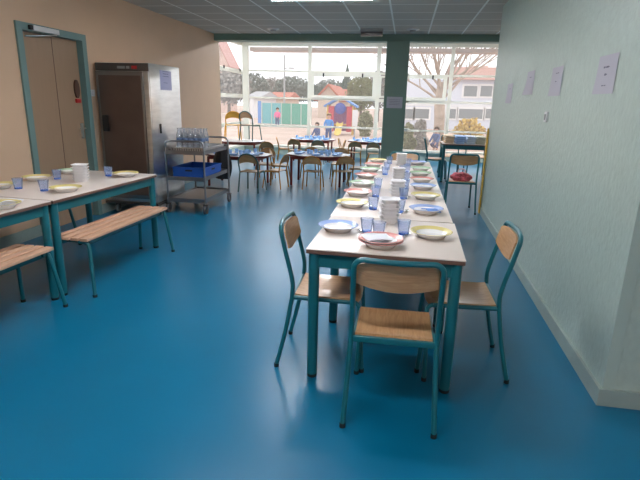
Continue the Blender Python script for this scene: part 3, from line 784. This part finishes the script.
# blue ware on the children's tables
def make_blue_plate():
    return MB().lathe([(0, .003), (.06, 0), (.09, .022), (.092, .024), (.088, .024), (.06, .006), (0, .006)], seg=24).build('blue_plate', M_bluet)
BP = make_blue_plate()
BC = MB().lathe([(0, 0), (.028, 0), (.034, .075), (.0345, .076), (.032, .075), (.026, .004), (0, .004)], seg=16).build('blue_cup', mat('light_blue_cup', (.34, .56, .92), .3))
for k, (x, y) in tabs.items():
    if k == 'E': continue
    tn = {'A': 'table behind the trolley', 'B': 'middle table of the far room', 'C': 'window table behind the middle one', 'D': 'window table by the pillar'}[k]
    for i in range(6):
        a = pi/6+i*pi/3
        place(BP, "small blue plate on the children's "+tn, 'plate', (x+.40*cos(a), y+.28*sin(a), .5501), 0, 'blue plates on the '+tn)
        place(BC, "light blue cup on the children's "+tn, 'cup', (x+.20*cos(a+.4), y+.13*sin(a+.4), .5501), 0, 'blue cups on the '+tn)
        if i % 2 == 0:
            place(BC, "light blue cup near the rim of the children's "+tn, 'cup', (x+.44*cos(a+.5), y+.32*sin(a+.5), .5501), 0, 'outer blue cups on the '+tn)
# ware on the desk by the window: stacks of folded cloths
cloths = [('tan', mat('tan_cloth', (.80, .60, .42), .8), .87), ('blue', mat('blue_cloth', (.42, .60, .92), .8), 1.08), ('pale blue', mat('pale_blue_cloth', (.72, .80, .92), .8), 1.28), ('sage', mat('sage_cloth', (.70, .68, .54), .8), 1.47)]
for nm, m, x in cloths:
    for j, yy in enumerate((10.26, 10.55)):
        n = 4
        for k in range(n):
            o = MB().box(-.085, .085, -.12, .12, 0, .036, .014).build('folded_cloth', m)
            tag(o, 'folded %s cloth, %s of the four in the %s pile on the desk' % (nm, ('lowest', 'second', 'third', 'topmost')[k], ('front', 'back')[j]), 'cloth', '%s cloths on the desk' % nm, (x+.006*(k % 2), yy, .7552+k*.0365), .05*(k-1))

# ------------------------------------------------------------------ things on the sage wall and the pillar
X0 = XR-.0015
G = 'white paper notices on the sage wall'
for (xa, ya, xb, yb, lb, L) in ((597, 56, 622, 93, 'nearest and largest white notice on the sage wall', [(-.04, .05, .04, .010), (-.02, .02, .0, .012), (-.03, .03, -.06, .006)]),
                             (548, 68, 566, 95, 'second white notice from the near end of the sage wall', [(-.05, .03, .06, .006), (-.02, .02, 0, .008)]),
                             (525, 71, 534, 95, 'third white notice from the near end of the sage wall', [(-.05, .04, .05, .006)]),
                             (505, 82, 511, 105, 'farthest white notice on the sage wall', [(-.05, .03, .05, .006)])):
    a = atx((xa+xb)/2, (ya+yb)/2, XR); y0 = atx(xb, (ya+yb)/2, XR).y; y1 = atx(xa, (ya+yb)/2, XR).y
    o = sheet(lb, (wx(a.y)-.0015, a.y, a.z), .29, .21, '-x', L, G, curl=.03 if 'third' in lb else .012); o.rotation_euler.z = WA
a = atx(547, 117, XR)
t = thing('wall_switch', 'small white switch on the sage wall below the notices', 'switch', (wx(a.y), a.y, a.z), WA)
MB().box(-.014, -.0005, -.04, .04, -.04, .04, .003).build('plate', M_lampm, t); MB().box(-.02, -.0145, -.015, .015, -.022, .022, .002).build('rocker', M_grey, t)
a = at(394.5, 102.5, YF-.02)
sheet('printed white notice taped to the dark green pillar', (a.x, YF-.0215, a.z), .30, .21, 'y', [(-.10, .10, .05-.03*k, .006) for k in range(4)])
# yellow board leaning in the far corner of the sage wall
t = thing('yellow_board', 'narrow yellow board standing against the far end of the sage wall', 'board', (wx(7.235)-.022, 7.235, 0))
o = [(-.05, 0), (.05, 0), (.05, 1.12), (.035, 1.17), (0, 1.19), (-.035, 1.17), (-.05, 1.12)]
MB().prism(o, -.008, .008, 'x', .003).build('panel', mat('yellow_panel', (.60, .38, .04), .45), t)

# ------------------------------------------------------------------ outdoors
M_ground = mat('sandy_playground', (.50, .38, .32), .9, var=.12, vscale=.6)
M_asph = mat('pale_path', (.55, .50, .46), .9, var=.1, vscale=.5)
structure(MB().box(-70, 80, YW+.13, 150, -.25, -.05).build('ground', M_ground, smooth=False))
def leaf_cloud(name, m, c_, r, n, sz, parent=None, seed=1):
    rnd = random.Random(seed); b = MB()
    for _ in range(n):
        while True:
            v = Vector((rnd.uniform(-1, 1), rnd.uniform(-1, 1), rnd.uniform(-1, 1)))
            if v.length < 1: break
        if 'conifer' in m.name: v.x *= max(.06, .95*(1-v.z)/1.1); v.y *= max(.06, .95*(1-v.z)/1.1)
        k = .75+.5*noise.noise(v*2.3+Vector((seed, 0, 0)))
        v = Vector((v.x*r[0], v.y*r[1], v.z*r[2]))*(.8+k*.4)
        p_ = Vector(c_)+v; q_ = Vector((rnd.uniform(-1, 1), rnd.uniform(-1, 1), rnd.uniform(-1, 1))).normalized()
        u_ = q_.orthogonal().normalized()*sz; w2 = q_.cross(u_)
        if p_.z < .0: continue
        vs = [b.b.verts.new(p_+u_), b.b.verts.new(p_+w2*.7), b.b.verts.new(p_-u_), b.b.verts.new(p_-w2*.7)]
        b.b.faces.new(vs)
    return b.build(name, m, parent, smooth=False, recalc=False)
def green(n, c_): return mat(n, c_, .9)
def tree_at(name, lb, x, ytop, wpx, Y, m, n=1400, trunk=True, cat='tree', group=None, ybase=None, seed=1):
    top = at(x, ytop, Y); wd = wpx/F*Y/2*1.02; zt = top.z
    t = thing(name, lb, cat, (top.x, Y, -.05), 0, group)
    zb = (.30*zt if trunk else 0.0)
    leaf_cloud('foliage', m, (0, 0, (zt+zb)/2), (wd, wd*.8, (zt-zb)/2), n, .05+wd*.05, t, seed)
    MB().tube([(0, 0, 0), (.05, 0, zt*.5), (0, 0, zt*.85)], .1, 8, rs=[.05+wd*.06, .04+wd*.04, .03]).build('trunk', mat('grey_bark', (.20, .16, .13), .9), t)
    return t
gm = [green('grey_green_leaves', (.25, .28, .25)), green('olive_leaves', (.26, .27, .15)), green('pale_winter_twigs', (.36, .34, .31)), green('dark_conifer', (.17, .22, .19))]
spec = [(252, 74, 32, 76, 0, 'grey-green tree at the left of the wooded skyline'), (272, 78, 28, 90, 2, 'pale twiggy tree behind the street lamp'), (292, 77, 34, 80, 0, 'grey-green tree right of the street lamp'),
        (310, 79, 24, 84, 3, 'dark conifer behind the window mullion'), (330, 80, 30, 88, 0, 'low grey-green tree behind the red-roofed house'), (346, 76, 16, 78, 3, 'dark conifer right of the red-roofed house'), (347.5, 64, 9, 92, 3, 'tall narrow conifer above the red roof'),
        (362, 76, 26, 40, 1, 'olive leafy tree at the right of the wooded skyline'), (380, 72, 22, 44, 2, 'pale twiggy tree beside the green pillar'), (228, 70, 44, 48, 2, 'grey-green tree seen through the side window')]
for i, (x, yt, wp, Y, mi, lb) in enumerate(spec): tree_at('leafy_tree' if mi != 3 else 'conifer_tree', lb, x, yt, wp, Y, gm[mi], 2600, True, 'tree', 'trees of the skyline', seed=i+1)
bsh = [(366, 111, 13, 24, 1, 'round olive bush right of the play house'), (409, 122, 9, 21, 1, 'small dark green bush beside the green pillar'), (421, 119, 11, 22, 2, 'brownish bare bush left of the big tree'), (470, 118, 26, 19, 4, 'yellow flowering bush behind the desk'),
       (409, 134, 13, 17, 1, 'low olive ground shrub beyond the right-hand window'), (421, 134, 14, 17.5, 2, 'low brown ground shrub beyond the right-hand window')]
gm.append(green('yellow_blossom', (.62, .45, .15)))
for i, (x, yt, wp, Y, mi, lb) in enumerate(bsh): tree_at('garden_bush', lb, x, yt, wp, Y, gm[mi], 900, False, 'bush', 'bushes in the school yard', seed=i+20)
# big bare tree
def bare_tree():
    p = at(438, 130, 20)
    t = thing('bare_tree', 'large bare tree with a thick pale trunk in front of the school building', 'tree', (p.x, 20, -.05))
    m = mat('pale_bark', (.42, .34, .28), .9, var=.25, vscale=4)
    MB().tube(smooth_path([(0, 0, 0), (.03, 0, .8), (-.02, 0, 1.6), (.05, 0, 2.35)]), .2, 12, rs=None).build('trunk', m, t)
    rnd = random.Random(5); b = MB()
    def br(p_, d, L, r, lev):
        n = 5; pts = [p_]; dd = d.copy()
        for i in range(n):
            dd = (dd+Vector((rnd.uniform(-.24, .24), rnd.uniform(-.24, .24), .05+rnd.uniform(-.08, .08)))).normalized(); pts.append(pts[-1]+dd*L/n)
        b.tube(pts, r, 6 if lev < 2 else 4, rs=[r*(1-.5*i/n) for i in range(n+1)])
        if lev < 4 and r > .004:
            for i in range(2, n+1):
                for _ in range(1 if lev < 1 else rnd.choice((1, 1, 2))):
                    q = dd+Vector((rnd.uniform(-.9, .9), rnd.uniform(-.9, .9), rnd.uniform(-.1, .5))); br(pts[i], q.normalized(), L*rnd.uniform(.5, .72), r*.5*(1.1-.1*i), lev+1)
    for a, up, L in ((2.9, .55, 2.6), (2.2, 1.0, 2.4), (1.4, 1.6, 2.3), (.6, .9, 2.4), (.15, .55, 3.0), (-.5, .8, 2.6), (-1.6, 1.2, 2.2), (3.6, .9, 2.4), (-2.4, 1.3, 2.2), (2.6, .8, 2.8), (1.8, 1.4, 2.8), (1.0, 1.1, 2.9), (.35, 1.2, 2.6), (3.0, 1.0, 2.4), (.1, 1.0, 2.8)):
        br(Vector((0, 0, 1.5+rnd.uniform(-.1, .7))), Vector((cos(a), sin(a)*.8, up)).normalized(), L, .05, 0)
    b.build('branches', m, t)
bare_tree()
# houses
def house(lb, xa, xb, ye, yr, Y, wall, roof, depth=7., gable=True, wins=(), name='house'):
    """gable facing us when gable, else the eaves side; ye eaves row, yr ridge row"""
    a = at(xa, ye, Y); b_ = at(xb, ye, Y); zr = at((xa+xb)/2, yr, Y).z; ze = (a.z+b_.z)/2
    t = thing(name, lb, 'building', ((a.x+b_.x)/2, Y, -.05)); w2 = (b_.x-a.x)/2
    if gable:
        MB().prism([(-w2, 0), (w2, 0), (w2, ze), (0, zr), (-w2, ze)], 0, depth, 'y').build('walls', wall, t, smooth=False)
        r = MB()
        for s in (-1, 1):
            k = (zr-ze)/w2
            r.prism([(0, zr), (0, zr+.22), (s*(w2+.35), ze-k*.35+.22), (s*(w2+.35), ze-k*.35)], -.35, depth+.35, 'y')
        r.build('roof', roof, t, smooth=False)
    else:
        MB().box(-w2, w2, 0, depth, 0, ze).build('walls', wall, t, smooth=False)
        MB().prism([(-.35, ze), (depth/2, zr), (depth+.35, ze)], -w2-.3, w2+.3, 'x').build('roof', roof, t, smooth=False)
    for (u0, u1, z0, z1) in wins:
        f = MB().box(-w2+2*w2*u0, -w2+2*w2*u1, -.04, -.001, z0*ze, z1*ze).build('window', mat('white_window_frame', (.75, .75, .75), .5), t, smooth=False)
        MB().box(-w2+2*w2*u0+.08, -w2+2*w2*u1-.08, -.05, -.0405, z0*ze+.08, z1*ze-.08).build('pane', mat('grey_far_glass', (.22, .24, .25), .2), f, smooth=False)
    return t
M_roof = mat('red_roof_tiles', (.45, .17, .12), .8, var=.15, vscale=2)
M_cream = mat('cream_render', (.62, .52, .44), .9); M_pk = mat('pink_brick', (.62, .46, .40), .9, var=.1, vscale=2); M_wh = mat('white_render', (.70, .70, .72), .9); M_lb = mat('pale_blue_cladding', (.62, .65, .73), .8)
house('cream house with a red gable roof, in the centre of the window view', 318, 339, 97, 85.5, 50, M_cream, M_roof, 9, True, ((.4, .6, .35, .7),))
house('long house with a red roof right of the cream gable house', 341, 358, 96, 88, 62, M_cream, M_roof, 8, False, ((.2, .4, .4, .75), (.6, .8, .4, .75)))
house('pink brick gable house seen through the side window', 208, 228, 62, 40, 60, M_pk, mat('pink_eaves', (.5, .28, .25), .8), 3, True, ((.4, .5, .55, .75), (.7, .8, .55, .75)))
house('low white house with a grey roof at the left of the yard', 248, 257, 97, 90, 45, M_wh, mat('grey_roof', (.42, .42, .44), .8), 7, False, ((.2, .5, .3, .7),))
house('low house with a red roof left of the green fence', 268, 286, 98, 91, 56, M_cream, M_roof, 7, False, ((.5, .7, .3, .7),))
house('house with a red roof behind the big bare tree', 404, 432, 86, 78, 50, M_cream, M_roof, 9, False, ((.2, .4, .5, .8), (.6, .8, .5, .8)))
# school building on the right
Ys = 34
def sx(x): return at(x, 100, Ys).x
xs0, xs1 = sx(396), sx(600); zt = at(470, 79, Ys).z
t = thing('school_building', 'long pale blue school building with rows of windows, beyond the bare tree', 'building', (0, Ys, -.05))
MB().box(xs0, xs1, 0, 9, 0, zt).build('walls', M_lb, t, smooth=False)
MB().prism([(-.4, zt), (4.5, at(470, 66, Ys).z+.3), (9.4, zt)], sx(452), xs1, 'x').build('roof', mat('brown_pink_tiles', (.42, .25, .21), .85), t, smooth=False)
for x in (480, 491):
    X = sx(x); MB().box(X-.18, X+.18, 4, 4.4, zt, at(x, 66, Ys).z+.35).build('chimney', M_pk, t, smooth=False)
k = 0
for (ya, yb, xs) in ((85, 95.5, ((463, 476), (479.5, 491), (494, 507), (511, 524))), (108, 117.5, ((401, 414), (416, 430), (447, 457), (460, 484), (487, 504), (508, 525)))):
    for (xa, xb) in xs:
        z0, z1 = at(xa, yb, Ys).z, at(xa, ya, Ys).z
        f = MB().box(sx(xa)-.12, sx(xb)+.12, -.06, -.001, z0-.1, z1+.12).build('window', mat('white_window_frame', (.75, .75, .75), .5), t, smooth=False)
        MB().box(sx(xa), sx(xb), -.07, -.0605, z0, z1).build('pane', mat('grey_far_glass', (.22, .24, .25), .2), f, smooth=False)
MB().box(xs0, xs1, -.05, -.001, at(450, 104, Ys).z-.12, at(450, 104, Ys).z+.05).build('white_band', M_wh, t, smooth=False)
# green yard fence
t = thing('yard_fence', 'blue-green panel fence at the back of the play yard', 'fence', (0, 33, -.05))
xa, xb = at(262, 110, 33).x, at(311, 110, 33).x; zt = at(290, 103.5, 33).z+.05; n = 5
for i in range(n):
    x0 = xa+(xb-xa)*i/n; x1 = xa+(xb-xa)*(i+1)/n
    MB().box(x0+.04, x1-.04, -.02, .02, .05, zt).build('panel', mat('turquoise_panel' if i < 2 else 'green_panel', (.16, .42, .46) if i < 2 else (.12, .36, .28), .6), t, smooth=False)
for i in range(n+1):
    x0 = xa+(xb-xa)*i/n; MB().box(x0-.03, x0+.03, -.04, .04, 0, zt+.05).build('post', M_sagesmooth, t, smooth=False)
for x, wd, m, lb, ya in ((259.5, 3.2, mat('blue_panel', (.14, .28, .60), .6), 'tall blue panel left of the yard fence', 101), (252, 3.0, M_wh, 'tall white panel left of the yard fence', 99)):
    Y = 30; p = at(x, 110, Y); hw = wd/F*Y/2; h_ = at(x, ya, Y).z+.05
    t = thing('yard_screen', lb, 'screen', (p.x, Y, -.05), 0, 'tall screens in the yard')
    MB().box(-hw, hw, -.03, .03, .2, h_).build('board', m, t, smooth=False)
    for s in (-1, 1): MB().tube([(s*(hw-.04), .05, 0), (s*(hw-.04), .05, h_)], .025, 8).build('post', M_grey, t)
# street lamp
p = at(284.5, 60, 38); t = thing('street_lamp', 'thin grey street lamp standing behind the play yard', 'street lamp', (p.x, 38, -.05))
MB().tube([(0, 0, 0), (0, 0, at(284.5, 54, 38).z)], .07, 8, rs=[.09, .05]).build('pole', M_grey, t)
MB().tube([(0, 0, at(284, 68, 38).z), (.35, 0, at(284, 67, 38).z)], .03, 6).build('arm', M_grey, t)
MB().box(.3, .75, -.1, .1, at(284, 68, 38).z, at(284, 66.6, 38).z, .03).build('lamp_head', M_grey, t)
# play house
Yp = 25; p = at(341, 120, Yp)
t = thing('play_tower', 'red play house with a blue roof and a slide in the school yard', 'play house', (p.x, Yp, -.05))
W = 13/F*Yp
Mr = mat('red_play_panel', (.52, .07, .10), .5); Mb = mat('blue_play_roof', (.12, .28, .62), .5)
for s in (-1, 1): MB().box(s*W*.72-W*.24, s*W*.72+W*.24, -.4, -.36, .15, 1.35).build('side_panel', Mr, t, smooth=False)
MB().box(-W*.95, W*.95, .36, .4, .15, 1.35).build('rear_panel', mat('purple_play_panel', (.32, .12, .30), .5), t, smooth=False)
for s in (-1, 1):
    for q in (-1, 1): MB().tube([(s*W*.95, q*.4, 0), (s*W*.95, q*.4, 1.45)], .045, 8).build('post', mat('ochre_post', (.62, .40, .12), .6), t)
for s in (-1, 1): MB().prism([(0, 1.75), (0, 1.83), (s*(W+.15), 1.38), (s*(W+.15), 1.30)], -.5, .5, 'y').build('roof_panel', Mb, t, smooth=False)
MB().lathe([(.0, -.02), (.22, -.02), (.27, 0), (.22, .02), (0, .02)], seg=24, m=Matrix.Translation((0, -.45, 1.25)) @ Matrix.Rotation(pi/2, 4, 'X')).build('round_window', mat('navy_disc', (.06, .09, .35), .5), t)
MB().box(-W*.9, W*.9, -.35, .35, .45, .5).build('deck', mat('ochre_post', (.62, .40, .12), .6), t, smooth=False)
MB().surf(lambda u, v: (-.15+.3*v, -.4-.9*u, .52*(1-u)**1.2+.03+.08*(2*v-1)**2), 12, 6, .02).build('slide', mat('yellow_slide', (.75, .55, .15), .4), t)
p = at(355, 117, 23); t = thing('yard_sign', 'white board on a post right of the play house', 'sign', (p.x, 23, -.05))
MB().box(-.12, .12, -.02, .02, .5, at(355, 110, 23).z+.05, .01).build('board', M_wh, t); MB().tube([(0, .04, 0), (0, .04, .9)], .03, 8).build('post', M_grey, t)

# ------------------------------------------------------------------ children in the yard
def skin_mesh(name, verts, edges, radii, m, parent=None, sub=2):
    me = bpy.data.meshes.new(name); me.from_pydata(verts, edges, []); me.materials.append(m)
    o = bpy.data.objects.new(name, me); COL.objects.link(o)
    md = o.modifiers.new('skin', 'SKIN'); md.use_smooth_shade = True
    for i, r in enumerate(radii): me.skin_vertices[0].data[i].radius = (r, r)
    me.skin_vertices[0].data[0].use_root = True
    s = o.modifiers.new('sub', 'SUBSURF'); s.levels = sub; s.render_levels = sub
    dg = bpy.context.evaluated_depsgraph_get(); me2 = bpy.data.meshes.new_from_object(o.evaluated_get(dg)); o.modifiers.clear(); o.data = me2
    me2.name = name
    if parent: o.parent = parent
    return o
Msk = mat('skin', (.55, .32, .23), .6)
def child(lb, x, y, h, jacket, trousers, hair, rz=0., crouch=0.):
    t = thing('child', lb, 'person', (x, y, -.05), rz); k = h/1.1; c_ = crouch
    hip = .50*k*(1-.62*c_); ch = hip+.27*k; nk = hip+.36*k; hd = hip+.50*k; fw = .16*k*c_
    kn = .26*k
    V = [(0, 0, hip), (0, fw*.3, ch), (0, fw*.4, nk), (0, fw*.5, hd-.07*k), (0, fw*.5, hd+.03*k)]
    R_ = [.085*k, .095*k, .045*k, .075*k, .082*k]; E_ = [(0, 1), (1, 2), (2, 3), (3, 4)]
    J = [(0, 0, hip-.02*k), (0, fw*.3, ch), (0, fw*.4, nk-.01*k)]; JE = [(0, 1), (1, 2)]; JR = [.105*k, .115*k, .06*k]
    T = [(0, 0, hip)]; TE = []; TR = [.10*k]
    for s in (-1, 1):
        i = len(V); V += [(s*.06*k, fw+.02, hip-.03*k), (s*.07*k, fw+.05*k+c_*.08, (hip+.03*k)*.52+c_*.08), (s*.07*k, 0, .05*k), (s*.075*k, .10*k, .025*k)]
        R_ += [.06*k, .045*k, .032*k, .026*k]; E_ += [(0, i), (i, i+1), (i+1, i+2), (i+2, i+3)]
        j = len(T); T += [V[i], V[i+1], (s*.07*k, 0, .08*k)]; TR += [.072*k, .056*k, .048*k]; TE += [(0, j), (j, j+1), (j+1, j+2)]
        i = len(V); V += [(s*.115*k, fw*.4, nk-.05*k), (s*.165*k, fw*.5+.02*k, ch-.08*k), (s*.15*k, fw+.10*k, hip+.03*k), (s*.145*k, fw+.13*k, hip-.02*k), (s*.14*k, fw+.16*k, hip-.06*k)]
        R_ += [.036*k, .028*k, .021*k, .020*k, .012*k]; E_ += [(1, i), (i, i+1), (i+1, i+2), (i+2, i+3), (i+3, i+4)]
        j = len(J); J += [V[i], V[i+1], V[i+2]]; JR += [.05*k, .042*k, .036*k]; JE += [(1, j), (j, j+1), (j+1, j+2)]
    skin_mesh('body', V, E_, R_, Msk, t)
    skin_mesh('jacket', J, JE, JR, mat('jacket_'+lb[:12], jacket, .8), t)
    skin_mesh('trousers', T, TE, TR, mat('trousers_'+lb[:12], trousers, .8), t)
    b = bmesh.new(); bmesh.ops.create_icosphere(b, subdivisions=3, radius=.098*k)
    for v in list(b.verts):
        if v.co.y > .035*k and v.co.z < .045*k: b.verts.remove(v)
        elif v.co.z < -.06*k: b.verts.remove(v)
    o = MB(); o.b.free(); o.b = b; hr = o.build('hair', hair, t); hr.location = (0, fw*.5-.012*k, hd+.008*k)
    for s in (-1, 1):
        MB().lathe([(0, -.01*k), (.010*k, 0), (0, .01*k)], (s*.03*k, fw*.5+.082*k, hd), 8).build('eye', M_black, t)
Mh1 = mat('brown_hair', (.10, .055, .03), .8); Mh2 = mat('fair_hair', (.35, .22, .10), .8)
p = at(329, 120, 20); child('child in a bright blue jacket standing in front of the red play house', p.x, 20, 1.12, (.05, .25, .62), (.05, .10, .28), Mh2, pi)
p = at(318, 125, 19.5); child('small crouching child in a dark blue coat in front of the cream house', p.x, 19.5, 1.0, (.06, .09, .22), (.22, .24, .32), Mh1, pi-.6, .8)
p = at(277.5, 112, 30); child('child in a pink jacket standing before the blue-green fence', p.x, 30, 1.15, (.75, .16, .32), (.10, .12, .22), Mh1, pi)
p = at(437, 138, 18); child('crouching child in a dark coat below the big bare tree', p.x, 18, 1.05, (.08, .13, .28), (.10, .10, .20), Mh1, 2.4, .8)
